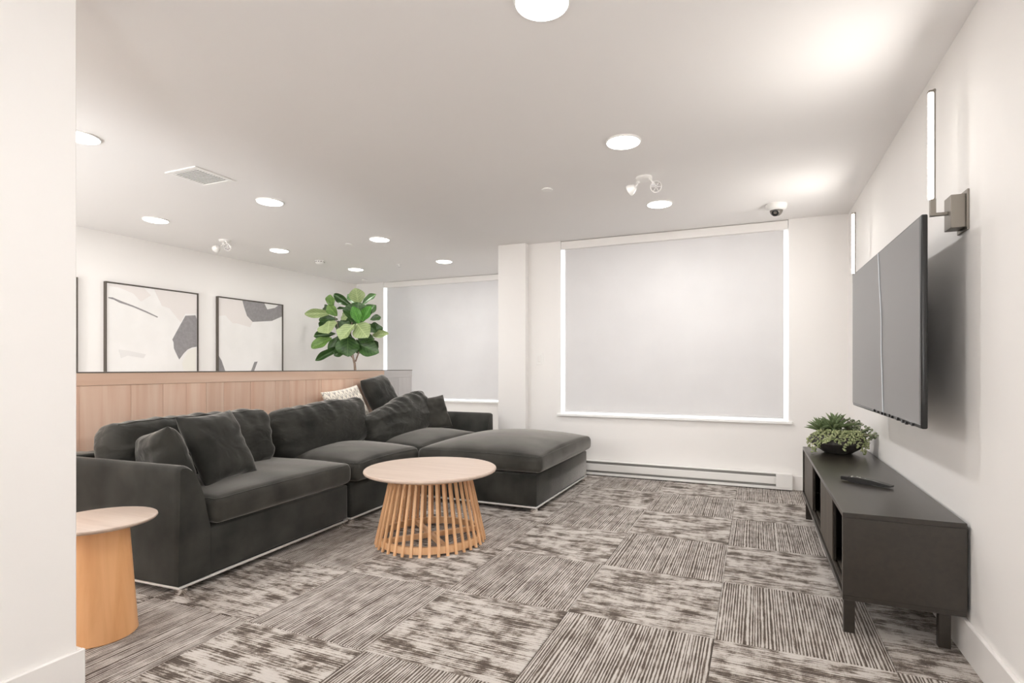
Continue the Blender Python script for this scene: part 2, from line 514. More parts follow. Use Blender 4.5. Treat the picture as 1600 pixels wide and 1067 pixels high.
# ------------------------------------------------------------------ partition with planks
px_, pt = -3.55, .12
PY1 = 5.05; PYG = 4.56; PZ = 1.047; RZ = .968
struct('wall_partition', BOX(px_-pt, px_-.018, YB, PY1-.0, 0, PZ-.006), mat('partition_core', (.62, .60, .57), .7))
PART = bpy.data.objects['wall_partition']
edges = [.25, .6, .95, 1.3, 1.55, 1.83, 2.105, 2.30, 2.455, 2.60, 2.735, 2.96, 3.19, 3.33, 3.50, 3.69, 3.96, 4.10, 4.32, 4.56, 4.80, 5.05]
for a, b in zip(edges, edges[1:]):
    c = (a+b)/2; hw = (b-a)/2
    o = obj('plank', BOX(-.009, .0085 + random.uniform(-.001, .001), -hw+.0006, hw-.0006, -(RZ-.002)/2, (RZ-.002)/2, .0012), m_plank if c < PYG else m_plank_g, PART)
    o.location = (px_-.009, c, (RZ)/2)
obj('top_rail', BOX(px_-.018, px_+.003, .25, PYG, RZ, PZ-.006, .0012), m_rail, PART)
obj('top_rail', BOX(px_-.018, px_+.003, PYG+.001, PY1, RZ, PZ-.006, .0012), m_rail_g, PART, label='grey end of the rail')
obj('cap', BOX(px_-pt-.004, px_+.006, .25, PY1+.004, PZ-.006, PZ), m_frame, PART, label='thin dark cap along the top')

# ------------------------------------------------------------------ sofa modules (local x along sofa, local y towards its back)
SR = PI/2 + math.radians(2.9)
def arm_profile(t=.168, h=.61, zb=.05):
    # (distance inward, z)
    return [(0, zb), (0, h-.035), (.006, h-.012), (.018, h-.002), (.036, h), (.054, h-.006), (.074, h-.022), (.094, h-.050), (.112, h-.088), (.127, h-.132),
            (.140, h-.180), (.151, h-.235), (.160, h-.285), (t, .29), (t, zb)]
def smooth_poly(p): return p
def add_arm(t, x_out, sgn, y0, y1, name='arm', mt=None):
    bm = bmesh.new()
    P = arm_profile()
    ys = [y0, y0+.012, y0+.03, y1]
    ins = [.012, .003, 0, 0]
    rings = []
    for y, q in zip(ys, ins):
        ring = []
        for d, z in P:
            dd = max(q, min(.168, d)) if z > .06 else d
            zz = z - (q if z > .35 else 0)
            ring.append(bm.verts.new((x_out+sgn*dd, y, zz)))
        rings.append(ring)
    n = len(P)
    for A, B in zip(rings, rings[1:]):
        for k in range(n): bm.faces.new((A[k], A[(k+1) % n], B[(k+1) % n], B[k]))
    bm.faces.new(rings[0]); bm.faces.new(rings[-1][::-1])
    o = obj(name, bm, mt or m_velvet, t, smooth=True, autos=50)
    return o
def add_base(t, x0, x1, y0, y1, feet=True):
    obj('base', BOX(x0, x1, y0, y1, .052, .280, .010, 2), m_velvet, t, smooth=True, autos=50)
    bm = bmesh.new()
    box(bm, x0-.003, x1+.003, y0-.004, y0+.010, .034, .047, .004, 2)
    box(bm, x0-.003, x1+.003, y1-.010, y1+.003, .034, .047, .004, 2)
    box(bm, x0-.004, x0+.010, y0, y1, .034, .047, .004, 2)
    box(bm, x1-.010, x1+.004, y0, y1, .034, .047, .004, 2)
    obj('chrome_trim', bm, m_satin, t, smooth=True, autos=40, label='polished chrome strip around the bottom')
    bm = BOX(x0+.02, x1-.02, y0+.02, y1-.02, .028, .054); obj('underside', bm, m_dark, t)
    for fx in (x0+.035, x1-.035):
        for fy in (y0+.032, y1-.06):
            bm = bmesh.new(); lathe(bm, [(0, 0), (.026, 0), (.028, .003), (.028, .028), (0, .028)], 20, (fx, fy, 0))
            obj('foot', bm, m_chrome, t, smooth=True, autos=40)
def add_seat(t, x0, x1, y0, y1, z0, z1, seed, crown=.03):
    sx, sy, sz = x1-x0, y1-y0, z1-z0
    o = obj('seat_cushion', cushion_box(sx, sy, sz, .035, crown, seed, .0022, (4, 4, 4), .012, top_only=True), m_velvet_w, t, smooth=True)
    o.location = ((x0+x1)/2, (y0+y1)/2, (z0+z1)/2)
    p = obj('piping', LAST_SEAM, m_velvet, o, smooth=True)
    return o
def back_cushion(t, c, wx, hz, th, lean, roll, seed, amp=.006, yaw=0, sag=0.0):
    """box-edged back cushion standing up; local x width, z height, y thickness"""
    bm = rbox(wx, th, hz, .06, nx=44, ny=5, nz=22)
    bm.normal_update()
    orig = [v.co.copy() for v in bm.verts]
    for v in bm.verts:
        n = v.normal.copy(); p = v.co.copy()
        u, t_, w_ = p.x/(wx/2), p.y/(th/2), p.z/(hz/2)
        cu = ((1-min(1, u*u))*(1-min(1, w_*w_)))**.5
        p.y += (1 if t_ > 0 else -1)*.045*cu*min(1, abs(t_)*1.5)
        p.x += n.x*.012*(1-min(1, w_*w_)); p.z += n.z*.015*(1-min(1, u*u))
        # pleats radiating from the top seam and the corners
        edge = max(0, w_-.1)**1.2
        pl = noise.noise(Vector((p.x*17+p.z*7+seed, p.z*2.0, seed*1.3)))
        p += n*amp*1.9*edge*pl*(1 if t_ < .6 else .5)
        cor = max(0, abs(u)-.55)*1.6
        p += n*amp*1.3*cor*noise.noise(Vector((p.x*9, p.z*20+seed, seed)))
        p += n*amp*.75*fold(v.co+Vector((v.co.z*.8, 0, 0)), seed, 3.4, 1, 9)*.9
        p.z -= sag*(1-u*u)*max(0, w_)
        v.co = p
    bm.normal_update()
    yc = -(th/2-.06+.06*.7071); zc = hz/2-.06+.06*.7071; pts = []
    for p0, v in zip(orig, bm.verts):
        if abs(p0.y-yc) < .003 and abs(p0.z-zc) < .003: pts.append((p0.x, v.co+v.normal*.0005))
    pts.sort(key=lambda a_: a_[0]); out = []
    for _, q in pts:
        if not out or (q-out[-1]).length > .01: out.append(q)
    sb = tube(bmesh.new(), out, .0028, 6)
    o = obj('back_cushion', bm, m_velvet_c, t, smooth=True)
    o.location = c
    o.rotation_euler = (lean, roll, yaw)
    obj('piping', sb, m_velvet, o, smooth=True)
    return o

# A : left module with arm
A = thing('sofa_section', 'charcoal velvet sofa end section with a scooped arm beside the cone side table', 'sofa', (-2.478, 1.671, 0), SR)
LA = 1.205
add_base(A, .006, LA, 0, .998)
add_arm(A, 0, 1, -.004, 1.0)
obj('back_frame', BOX(.165, LA, .84, 1.0, .27, .60, .02, 3), m_velvet, A, smooth=True, autos=50)
obj('back_frame_corner', BOX(.04, .19, .84, 1.0, .30, .606, .015, 3), m_velvet, A, smooth=True, autos=50)
add_seat(A, .182, LA+.006, -.03, .80, .292, .425, 1, .035)
back_cushion(A, (.585, .62, .595), 1.02, .36, .17, math.radians(-13), math.radians(0), 3, .010)

# B : armless middle module
dB = Vector((math.cos(SR), math.sin(SR)))*(LA+.036)
B = thing('sofa_section', 'armless charcoal velvet sofa section behind the slatted coffee table', 'sofa', (-2.478+dB.x, 1.671+dB.y, 0), SR)
LB = .795
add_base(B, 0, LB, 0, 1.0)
obj('back_frame', BOX(0, LB, .84, 1.0, .27, .60, .02, 3), m_velvet, B, smooth=True, autos=50)
add_seat(B, .003, LB-.002, -.05, .80, .292, .420, 2, .068)
back_cushion(B, (.415, .60, .600), .93, .36, .18, math.radians(-13), math.radians(-3), 11, .010)

# C : far end module with arm at its far end
C_ = thing('sofa_section', 'charcoal velvet sofa end section at the far end, below the windows', 'sofa', (-2.555, 3.735, 0), PI/2)
LC = 1.215
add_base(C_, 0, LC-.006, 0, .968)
add_arm(C_, LC, -1, -.075, .97)
obj('back_frame', BOX(0, LC-.165, .81, .97, .27, .60, .02, 3), m_velvet, C_, smooth=True, autos=50)
obj('back_frame_corner', BOX(LC-.19, LC-.04, .81, .97, .30, .606, .015, 3), m_velvet, C_, smooth=True, autos=50)
add_seat(C_, .003, LC-.18, -.0, .80, .292, .42, 5, .075)
back_cushion(C_, (.42, .50, .575), .92, .36, .16, math.radians(-24), math.radians(-13), 23, .014, yaw=math.radians(4))

# D : ottoman / chaise
D_ = thing('ottoman', 'large charcoal velvet ottoman pushed against the far sofa section', 'ottoman', (-1.48, 3.66, 0), PI/2)
LD = 1.28; WD = 1.04
add_base(D_, 0, LD, 0, WD)
add_seat(D_, -.025, LD+.0, -.045, WD-.02, .300, .420, 9, .088)

# ------------------------------------------------------------------ throw pillows
def pillow(label, c, xd, yd, w_, h_, t, seed, mt=None, group='charcoal throw pillows on the sofa', amp=.007, asym=0, name='throw_pillow', pinch=.085):
    o = obj(name, pillow_bm(w_, h_, t, seed, amp, asym=asym, pinch=pinch), mt or m_velvet_p, None, smooth=True)
    o.matrix_world = frame_of(c, xd, yd)
    tag(o, label, 'pillow', group)
    return o
def from_corners(tl, tr, br, bl):
    tl, tr, br, bl = map(Vector, (tl, tr, br, bl))
    c = (tl+tr+br+bl)/4
    return c, (tr+br-tl-bl), (tl+tr-bl-br), ((tr+br-tl-bl)/2).length, ((tl+tr-bl-br)/2).length
c, xd, yd, pw, ph = from_corners((-2.86, 1.93, .79), (-2.91, 2.27, .835), (-2.76, 2.34, .455), (-2.68, 1.96, .475))
c.z -= .012
pillow('square charcoal pillow leaning on the near back cushion', c, xd, yd, pw*1.04, ph*1.06, .13, 4)
pillow('charcoal pillow slumped inside the near scooped arm', (-2.87, 1.865, .575), (-1, .22, -.22), (-.25, -.22, 1), .38, .34, .16, 8, m_velvet_c, pinch=.03)
c, xd, yd, pw, ph = from_corners((-3.11, 4.50, .745), (-2.93, 4.74, .80), (-2.85, 4.67, .47), (-2.96, 4.40, .47))
pillow('small charcoal pillow leaning in the corner of the far arm', c, xd, yd, pw*1.12, ph*1.05, .12, 15, m_velvet_w)
c, xd, yd, pw, ph = from_corners((-3.46, 4.19, .925), (-3.48, 4.49, 1.012), (-3.30, 4.44, .625), (-3.29, 4.10, .61))
pillow('charcoal pillow standing upright on the sofa back against the wood partition', c, xd, yd, pw*1.06, ph*1.04, .18, 19, pinch=.02)
# patterned pillow
m_pat = mat('cream_block_print', (.72, .66, .56), .85, sheen=.2)
N, L, b = nodes(m_pat)
tc = N.new('ShaderNodeTexCoord'); sp = N.new('ShaderNodeSeparateXYZ'); L.new(tc.outputs['Object'], sp.inputs[0])
def M(op, a, b_=None):
    q = N.new('ShaderNodeMath'); q.operation = op
    for i, v in enumerate((a, b_)):
        if v is None: continue
        if isinstance(v, (int, float)): q.inputs[i].default_value = v
        else: L.new(v, q.inputs[i])
    return q.outputs[0]
gx = M('FRACT', M('MULTIPLY', M('ADD', sp.outputs[0], 3), 18))
gy = M('FRACT', M('MULTIPLY', M('ADD', sp.outputs[1], 3), 19))
ax = M('ABSOLUTE', M('SUBTRACT', gx, .5))
lv = M('LESS_THAN', M('ABSOLUTE', M('SUBTRACT', M('MULTIPLY', ax, 1.6), M('MULTIPLY', gy, .9))), .10)
ln = M('LESS_THAN', ax, .06)
mk = M('MAXIMUM', lv, ln)
r = ramp(N, [(0, (.78, .73, .64)), (1, (.36, .34, .31))]); L.new(mk, r.inputs[0]); L.new(r.outputs[0], b.inputs['Base Color'])
c, xd, yd, pw, ph = from_corners((-3.44, 3.58, .835), (-3.47, 4.00, .90), (-3.345, 4.12, .62), (-3.33, 3.63, .59))
pillow('cream pillow with small dark leaf pattern lying on the sofa back', c, xd, yd, pw*1.06, ph*1.08, .10, 27, m_pat, None)

# ------------------------------------------------------------------ coffee table
CT = thing('coffee_table', 'round coffee table with pale wood top and flared slatted drum base', 'table', (-1.868, 2.862, 0))
bm = bmesh.new(); lathe(bm, [(0, .426), (.395, .426), (.404, .430), (.408, .438), (.406, .445), (.402, .448), (0, .448)], 96)
obj('tabletop', bm, m_top, CT, smooth=True, autos=35)
def ring(rm, wdt, z0, z1): 
    bm = bmesh.new(); n = 64
    P = [(rm-wdt/2, z0), (rm+wdt/2, z0), (rm+wdt/2, z1), (rm-wdt/2, z1), (rm-wdt/2, z0)]
    return lathe(bm, P, n)
obj('bottom_ring', ring(.314, .022, .012, .052), m_slat, CT, smooth=True, autos=35)
obj('top_ring', ring(.222, .022, .386, .426), m_slat, CT, smooth=True, autos=35)
bm = bmesh.new()
for a in (PI/4+.1, -PI/4+.1):
    box(bm, -.304, .304, -.014, .014, .014, .044, .002, mat=Matrix.Rotation(a, 4, 'Z'))
obj('cross_brace', bm, m_slat, CT)
NS = 40
rb, rt, zt = .336, .240, .426
bm = bmesh.new()
prism(bm, [(-.0085, -.007), (.0085, -.007), (.0085, .007), (-.0085, .007)],
      lambda p: (rb+p[1], p[0], 0), lambda p: (rt+p[1], p[0], zt))
bmesh.ops.bevel(bm, geom=[e for e in bm.edges if abs(e.verts[0].co.z-e.verts[1].co.z) > .1], offset=.0025, segments=2, affect='EDGES')
sm = mesh('slat', bm, m_slat, True, 40)
for k in range(NS):
    o = bpy.data.objects.new('slat', sm); link(o, CT); o.rotation_euler = (0, 0, 2*PI*(k+.5)/NS)

# ------------------------------------------------------------------ side table
ST = thing('side_table', 'round wooden side table with a solid cone pedestal beside the sofa arm', 'table', (-2.432, 1.322, 0))
bm = bmesh.new(); lathe(bm, [(0, 0), (.126, 0), (.129, .004), (.127, .02), (.098, .445), (0, .445)], 64)
obj('pedestal', bm, m_cone, ST, smooth=True, autos=35)
bm = bmesh.new(); lathe(bm, [(0, .445), (.170, .445), (.190, .451), (.196, .458), (.195, .463), (.192, .465), (0, .465)], 80)
obj('tabletop', bm, m_top, ST, smooth=True, autos=35)

# ------------------------------------------------------------------ console
CN = thing('media_console', 'long dark wood media console with open bays and ribbed door under the television', 'cabinet', (.32, 2.44, 0))
cw, cl, z0, z1 = .398, 1.925, .155, .50
tk = .020
obj('top_panel', BOX(0, cw, 0, cl, z1-tk, z1, .0015), m_console, CN)
obj('bottom_panel', BOX(0, cw, 0, cl, z0, z0+tk, .0015), m_console, CN)
obj('end_panel', BOX(0.0, cw, 0, tk, z0+tk, z1-tk), m_console, CN)
obj('end_panel', BOX(0.0, cw, cl-tk, cl, z0+tk, z1-tk), m_console, CN)
obj('back_panel', BOX(cw-.012, cw-.002, tk, cl-tk, z0+tk, z1-tk), m_console_in, CN)
for y in (.64, 1.27): obj('divider', BOX(.05, cw-.012, y-.009, y+.009, z0+tk, z1-tk), m_console_in, CN)
bm = bmesh.new()
for x in (.012, .034): box(bm, x, x+.010, tk, cl-tk, z0+tk, z0+tk+.005)
obj('door_track', bm, m_rib, CN)
def ribbed(y0, y1, x):
    d = obj('door', BOX(x, x+.010, y0, y1, z0+tk+.006, z1-tk-.004), m_console, CN)
    n = max(2, round((y1-y0)/.022)); me = None
    for k in range(n):
        ya = y0+(y1-y0)*k/n; yb = y0+(y1-y0)*(k+1)/n
        if me is None: me = mesh('rib', BOX(-.007, 0, -(yb-ya)/2+.0015, (yb-ya)/2-.0015, z0+tk+.006, z1-tk-.004, .003), m_rib)
        o = bpy.data.objects.new('rib', me); link(o, d); o.location = (x, (ya+yb)/2, 0)
ribbed(.022, .165, .034)
ribbed(.40, .875, .016)
ribbed(.875, 1.005, .034)
ribbed(1.33, cl-.022, .016)
obj('leg_rail', BOX(.012, .030, .07, cl-.07, z0-.022, z0), m_console, CN)
obj('leg_rail', BOX(cw-.070, cw-.052, .07, cl-.07, z0-.022, z0), m_console, CN)
obj('cross_rail', BOX(.030, cw-.052, .075, .095, z0-.022, z0), m_console, CN)
for x in (.012, cw-.070):
    for y in (.065, cl-.105):
        obj('leg', BOX(x, x+.040, y, y+.014 if False else y+.030, 0, z0, .002), m_console, CN)

# ------------------------------------------------------------------ remote
RM = thing('remote_control', 'black remote control lying on the console top', 'remote', (.505, 3.068, .50), math.atan2(2.998-3.138, .604-.407))
bm = bmesh.new()
P = [(-.085, .004), (-.07, .001), (-.02, 0), (.04, .006), (.09, .003), (.115, .008), (.117, .014), (.09, .018), (.03, .026), (-.03, .029), (-.075, .027), (-.088, .020)]
prism(bm, P, lambda p: (p[0], -.019, p[1]), lambda p: (p[0], .019, p[1]))
bmesh.ops.bevel(bm, geom=bm.edges[:], offset=.003, segments=2, affect='EDGES', clamp_overlap=True)
obj('remote_body', bm, m_black, RM, smooth=True, autos=40)
obj('remote_tip', BOX(-.118, -.082, -.017, .017, .006, .026, .004, 2), m_black, RM)
rbm = mat('remote_buttons', (.45, .44, .42), .4)
for k in range(6):
    bm = bmesh.new(); lathe(bm, [(0, 0), (.0055, 0), (.0045, .004), (0, .0045)], 12); o = obj('button', bm, rbm, RM)
    o.location = (-.065+.018*k, (.006 if k % 2 else -.006), .0275-.0035*max(0, k-2))

# ------------------------------------------------------------------ television
a = Vector((.575, 2.43)); bb = Vector((.557, 3.83))
TV = thing('television', 'large flat television on the right wall above the console', 'television', ((a.x+bb.x)/2, (a.y+bb.y)/2, .842), math.atan2(bb.y-a.y, bb.x-a.x)-PI/2)
hw = (bb-a).length/2; hh = .806
# local: x depth (+x towards the wall), y along the wall
bm = bmesh.new(); box(bm, 0, .022, -hw, hw, 0, hh, .006, 3); box(bm, .022, .058, -hw*.72, hw*.72, .06, hh*.72, .010, 2)
obj('tv_body', bm, m_black, TV, smooth=True, autos=40)
m_scr = mat('screen_glass', (.30, .30, .305), .22, spec=.6)
m_film = mottle(mat('screen_film', (.26, .26, .265), .30, spec=.5), (.165, .16, .157), (.172, .167, .164), 2, 0)
m_film2 = mat('screen_film_pale', (.18, .175, .172), .32, spec=.5)
obj('screen', BOX(-.0015, .001, -hw+.008, hw-.008, .014, hh-.008), m_scr, TV)
# protective film in two sheets meeting at a wavy seam
def film(y0f, y1f, x, mt):
    bm = bmesh.new(); n = 24
    A_ = []; B_ = []
    for k in range(n+1):
        z = .017+(hh-.028)*k/n
        A_.append((y0f(z), z)); B_.append((y1f(z), z))
    poly = A_+B_[::-1]
    prism(bm, poly, lambda p: (x, p[0], p[1]), lambda p: (x+.0006, p[0], p[1]))
    return obj('protective_film', bm, mt, TV)
seamf = lambda z: -.125 + .12*(z/hh) + .012*math.sin(z*8.0+.5) + .004*math.sin(z*21+1)
film(lambda z: -hw+.010+.004*math.sin(z*11), seamf, -.0026, m_film2)
film(lambda z: seamf(z)-.006, lambda z: hw-.010, -.0034, m_film)
bm = bmesh.new(); n = 24
A_ = [(seamf(.017+(hh-.028)*k/n)-.010, .017+(hh-.028)*k/n) for k in range(n+1)]; B_ = [(y+.012, z) for y, z in A_]
prism(bm, A_+B_[::-1], lambda p: (-.0058, p[0], p[1]), lambda p: (-.0036, p[0], p[1]))
obj('film_seam', bm, mat('film_edge', (.62, .66, .70), .35), TV, label='pale wavy seam where two film sheets overlap')
bm = bmesh.new()
rr = random.Random(3)
for k in range(10):
    y = -hw+.10+k*.075+rr.uniform(-.02, .02); s = rr.uniform(.004, .011)
    box(bm, -.008, .002, y, y+s*2, .002, .008+s*.7, .001, mat=Matrix.Translation((0, 0, rr.uniform(-.004, .006))))
obj('film_scraps', bm, m_black, TV, kind='stuff', label='torn film edge along the bottom bezel')
# wall mount
bm = bmesh.new()
box(bm, .058, .072, -.30, .30, .15, .60, .002)
box(bm, .072, .125, -.04, .04, .28, .48, .003)
box(bm, .125, .156, -.16, .16, .22, .54, .002)
obj('wall_bracket', bm, m_black, TV)

# ------------------------------------------------------------------ wall sconces
def sconce(y, label):
    t = thing('wall_sconce', label, 'light', (XR, y, 1.66), 0, None)
    obj('backplate', BOX(-.007, 0, -.055, .055, -.075, .075, .001), m_bronze, t)
    obj('housing', BOX(-.052, -.007, -.038, .038, -.062, .062, .001), m_bronze, t)
    bm = bmesh.new(); box(bm, -.104, -.052, -.003, .011, -.004, .008, .001); obj('bracket_arm', bm, m_bronze, t)
    obj('channel', BOX(-.097, -.090, -.006, .012, -.004, .485, .001), m_bronze, t)
    obj('stem', BOX(-.107, -.089, -.007, .013, -.004, .062, .001), m_bronze, t)
    bm = bmesh.new(); lathe(bm, [(0, .064), (.009, .064), (.0105, .067), (.0105, .470), (.009, .473), (0, .473)], 20, (-.103, .003, 0))
    obj('light_tube', bm, m_tube, t, smooth=True, autos=40)
    obj('end_cap', BOX(-.113, -.089, -.007, .013, .474, .482, .001), m_bronze, t)
    ld = bpy.data.lights.new('tube_light', 'AREA'); ld.shape = 'RECTANGLE'; ld.size = .02; ld.size_y = .40; ld.energy = 3.6; ld.color = (1, .96, .91)
    lo = bpy.data.objects.new('tube_light', ld); link(lo, t); lo.location = (-.116, .003, .27); lo.rotation_euler = (0, PI/2, 0)
    lo.rotation_euler = Matrix(((0, 0, 1), (0, -1, 0), (1, 0, 0))).to_euler()   # z axis -> +x so it shines to -x
    return t
sconce(2.515, 'near bronze wall sconce with an upright light tube above the television edge')
sconce(4.295, 'far wall sconce with an upright light tube beyond the television')

# ------------------------------------------------------------------ ceiling discs
xs = (-.70, -3.51, -4.85)
spots = [(-.70, y) for y in (-2.1, -.8, .49, 1.784, 3.068, 4.343)] + [(-3.51, y) for y in (-.75, .53, 1.808, 3.10, 4.438, 5.667)] + [(-4.87, y) for y in (-.75, .53, 1.80, 3.092, 4.427, 5.668)]
lab = {(-.70, 1.784): 'nearest ceiling disc light, cut by the top edge of the photo',
       (-.70, 3.068): 'ceiling disc light midway along the row leading to the main window',
       (-.70, 4.343): 'ceiling disc light right below the twin-head emergency lamp, close to the main window',
       (-3.51, 1.808): 'ceiling disc light half hidden by the foreground wall at upper left',
       (-3.51, 3.10): 'ceiling disc light between the air vent and the room centre',
       (-3.51, 4.438): 'ceiling disc light above the fiddle leaf fig, in front of a small round cover',
       (-3.51, 5.667): 'ceiling disc light nearest the pillar in front of the further window',
       (-4.87, 3.092): 'ceiling disc light near the left wall, below the air vent in the photo',
       (-4.87, 4.427): 'ceiling disc light beside the far emergency lamp, near the left wall',
       (-4.87, 5.668): 'small far ceiling disc light directly above the fiddle leaf fig'}
bm = bmesh.new(); lathe(bm, [(.095, 0), (.101, 0), (.100, -.006), (.097, -.009), (.094, -.009), (.094, -.002)], 48); me_r = mesh('trim_ring', bm, m_white, True, 35)
bm = bmesh.new(); lathe(bm, [(.0935, -.0015), (.093, -.010), (.075, -.0155), (.035, -.0175), (0, -.018)], 48); me_d = mesh('diffuser', bm, m_disc, True)
for (x, y) in spots:
    un = [v for v in sorted((b_ for a_, b_ in spots if a_ == x), reverse=True) if (x, v) not in lab]
    o_ = ('first', 'second', 'third')[un.index(y)] if y in un else ''
    l_ = lab.get((x, y)) or '%s disc light out of view, in the ceiling row %s' % (o_, {-.70: 'above the camera', -3.51: 'behind the foreground wall', -4.87: 'along the left wall'}[x])
    t = thing('ceiling_light', l_, 'light', (x, y, ZC), 0, 'ceiling disc lights')
    for n_, me in (('trim_ring', me_r), ('diffuser', me_d)):
        link(bpy.data.objects.new(n_, me), t)
    ld = bpy.data.lights.new('disc_light', 'AREA'); ld.shape = 'DISK'; ld.size = .15; ld.energy = LIGHT_W[x]*(.2 if y < 1 and x > -1 else .8 if y < 2 else 1); ld.color = (1, .985, .972)
    lo = bpy.data.objects.new('disc_light', ld); link(lo, t); lo.location = (0, 0, -.021)

# ------------------------------------------------------------------ other ceiling fittings
VT = thing('air_vent', 'square white louvred air vent in the ceiling', 'vent', (-3.483, 2.513, ZC))
s_ = .150
bm = bmesh.new()
for a in ((-s_, s_, -s_, -s_+.035), (-s_, s_, s_-.035, s_), (-s_, -s_+.035, -s_+.035, s_-.035), (s_-.035, s_, -s_+.035, s_-.035)):
    box(bm, a[0], a[1], a[2], a[3], -.008, 0, .002)
obj('vent_frame', bm, m_white, VT)
obj('vent_back', BOX(-s_+.035, s_-.035, -s_+.035, s_-.035, -.0012, 0), mat('vent_shadow', (.36, .35, .34), .7), VT)
lm = mesh('louvre', BOX(-s_+.035, s_-.035, -.0062, .0062, -.0012, .0012, mat=Matrix.Rotation(math.radians(35), 4, 'X')), m_white)
for k in range(12):
    o = bpy.data.objects.new('louvre', lm); link(o, VT); o.location = (0, -.105+.0191*k, -.0055)

def emergency(x, y, label):
    t = thing('emergency_light', label, 'light', (x, y, ZC), 0, None)
    bm = bmesh.new(); lathe(bm, [(0, 0), (.055, 0), (.055, -.012), (.045, -.02), (0, -.022)], 32); obj('ceiling_plate', bm, m_white, t, smooth=True, autos=35)
    for s, az in ((-1, 2.4), (1, .15)):
        ox = Vector((s*.045, -.02*s, -.02)); hp = Vector((s*.085, -.03, -.085))
        bm = bmesh.new(); tube(bm, [ox, ox+Vector((s*.01, 0, -.02)), hp], .006, 8); lathe(bm, [(0, -.004), (.014, -.004), (.014, .008), (0, .008)], 16, tuple(ox+Vector((0, 0, -.008))))
        obj('swivel_arm', bm, m_white, t, smooth=True, autos=35)
        # lamp head: shallow cone shell with a lens, facing az and downwards
        if s > 0: d = Vector((.25, -.85, -.35)).normalized()
        else: d = Vector((-.9, .25, -.35)).normalized()
        rot = d.to_track_quat('Z', 'Y').to_matrix().to_4x4(); rot.translation = hp
        bm = bmesh.new(); lathe(bm, [(0, -.035), (.016, -.035), (.022, -.028), (.036, 0), (.038, .012), (.034, .013), (.033, .006), (0, .004)], 28); bm.transform(rot)
        h = obj('lamp_head', bm, m_white, t, smooth=True, autos=35)
        bm = bmesh.new()
        lathe(bm, [(.0325, .0065), (.026, .0085), (0, .0105)], 28); bm.transform(rot)
        lens = obj('lens', bm, mat('faceted_lens', (.42, .40, .39), .25, .4), h)
        bm = bmesh.new()
        for k in range(6):
            box(bm, .004, .031, -.0012, .0012, .009, .0115, mat=rot @ Matrix.Rotation(k*PI/3, 4, 'Z'))
        lathe(bm, [(0, .009), (.007, .009), (.006, .013), (0, .014)], 12, (0, 0, 0)) if False else None
        obj('lens_rib', bm, m_white, h)
    return t
emergency(-.70, 3.70, 'twin-head white emergency lamp on the ceiling in front of the main window')
emergency(-5.0, 3.86, 'twin-head white emergency lamp on the ceiling near the left wall')

CM = thing('security_camera', 'white dome security camera on the ceiling above the main window', 'camera', (.158, 4.73, ZC))
bm = bmesh.new(); lathe(bm, [(0, 0), (.078, 0), (.080, -.008), (.076, -.030), (.066, -.044), (.050, -.050), (.048, -.046), (0, -.046)], 40); obj('housing', bm, m_white, CM, smooth=True, autos=35)
bm = bmesh.new(); lathe(bm, [(.048, -.048), (.046, -.062), (.038, -.078), (.024, -.089), (0, -.094)], 36); obj('dome', bm, mat('smoked_dome', (.20, .185, .17), .12, .3), CM, smooth=True)
bm = bmesh.new(); rot = Vector((-.25, -.9, -.62)).normalized().to_track_quat('Z', 'Y').to_matrix().to_4x4(); rot.translation = Vector((0, 0, -.052))
lathe(bm, [(.026, .020), (.026, .044), (.019, .047), (.017, .044), (0, .043)], 24); bm.transform(rot); obj('lens', bm, m_black, CM, smooth=True, autos=40)

def cover(x, y, r_, label):
    bm = bmesh.new(); lathe(bm, [(0, 0), (r_*.8, 0), (r_*.8, -.007), (r_, -.007), (r_, -.011), (0, -.013)], 36)
    o = obj('sprinkler_cover', bm, m_white, None, smooth=True, autos=30); o.location = (x, y, ZC)
    tag(o, label, 'cover')
cover(-1.397, 3.666, .040, 'small round white sprinkler cover on the ceiling left of the emergency lamp')
cover(-3.95, 4.486, .040, 'small round ceiling cover above the fig, left of a disc light')
cover(-5.34, 6.40, .045, 'small round ceiling cover by the corner of the further window')
SD = thing('smoke_detector', 'small white smoke detector on the far left of the ceiling', 'detector', (-4.90, 5.06, ZC))
bm = bmesh.new(); lathe(bm, [(0, 0), (.055, 0), (.055, -.018), (.045, -.034), (.03, -.042), (0, -.042)], 32); obj('housing', bm, m_white, SD, smooth=True, autos=35)
bm = bmesh.new()
for k in range(12):
    box(bm, .0535, .0565, -.008, .008, -.019, -.012, mat=Matrix.Rotation(k*PI/6, 4, 'Z'))
obj('vent_slot', bm, m_dark, SD)
SP = thing('fire_sprinkler', 'small exposed sprinkler head on the ceiling before the further window', 'sprinkler', (-4.14, 5.62, ZC))
bm = bmesh.new(); lathe(bm, [(0, 0), (.03, 0), (.028, -.006), (.01, -.008), (.008, -.025), (0, -.025)], 24); obj('escutcheon', bm, m_white, SP, smooth=True, autos=35)
bm = bmesh.new(); lathe(bm, [(0, -.034), (.016, -.034), (.016, -.036), (0, -.036)], 16); box(bm, -.012, -.009, -.002, .002, -.035, -.008); box(bm, .009, .012, -.002, .002, -.035, -.008); obj('deflector', bm, m_chrome, SP)

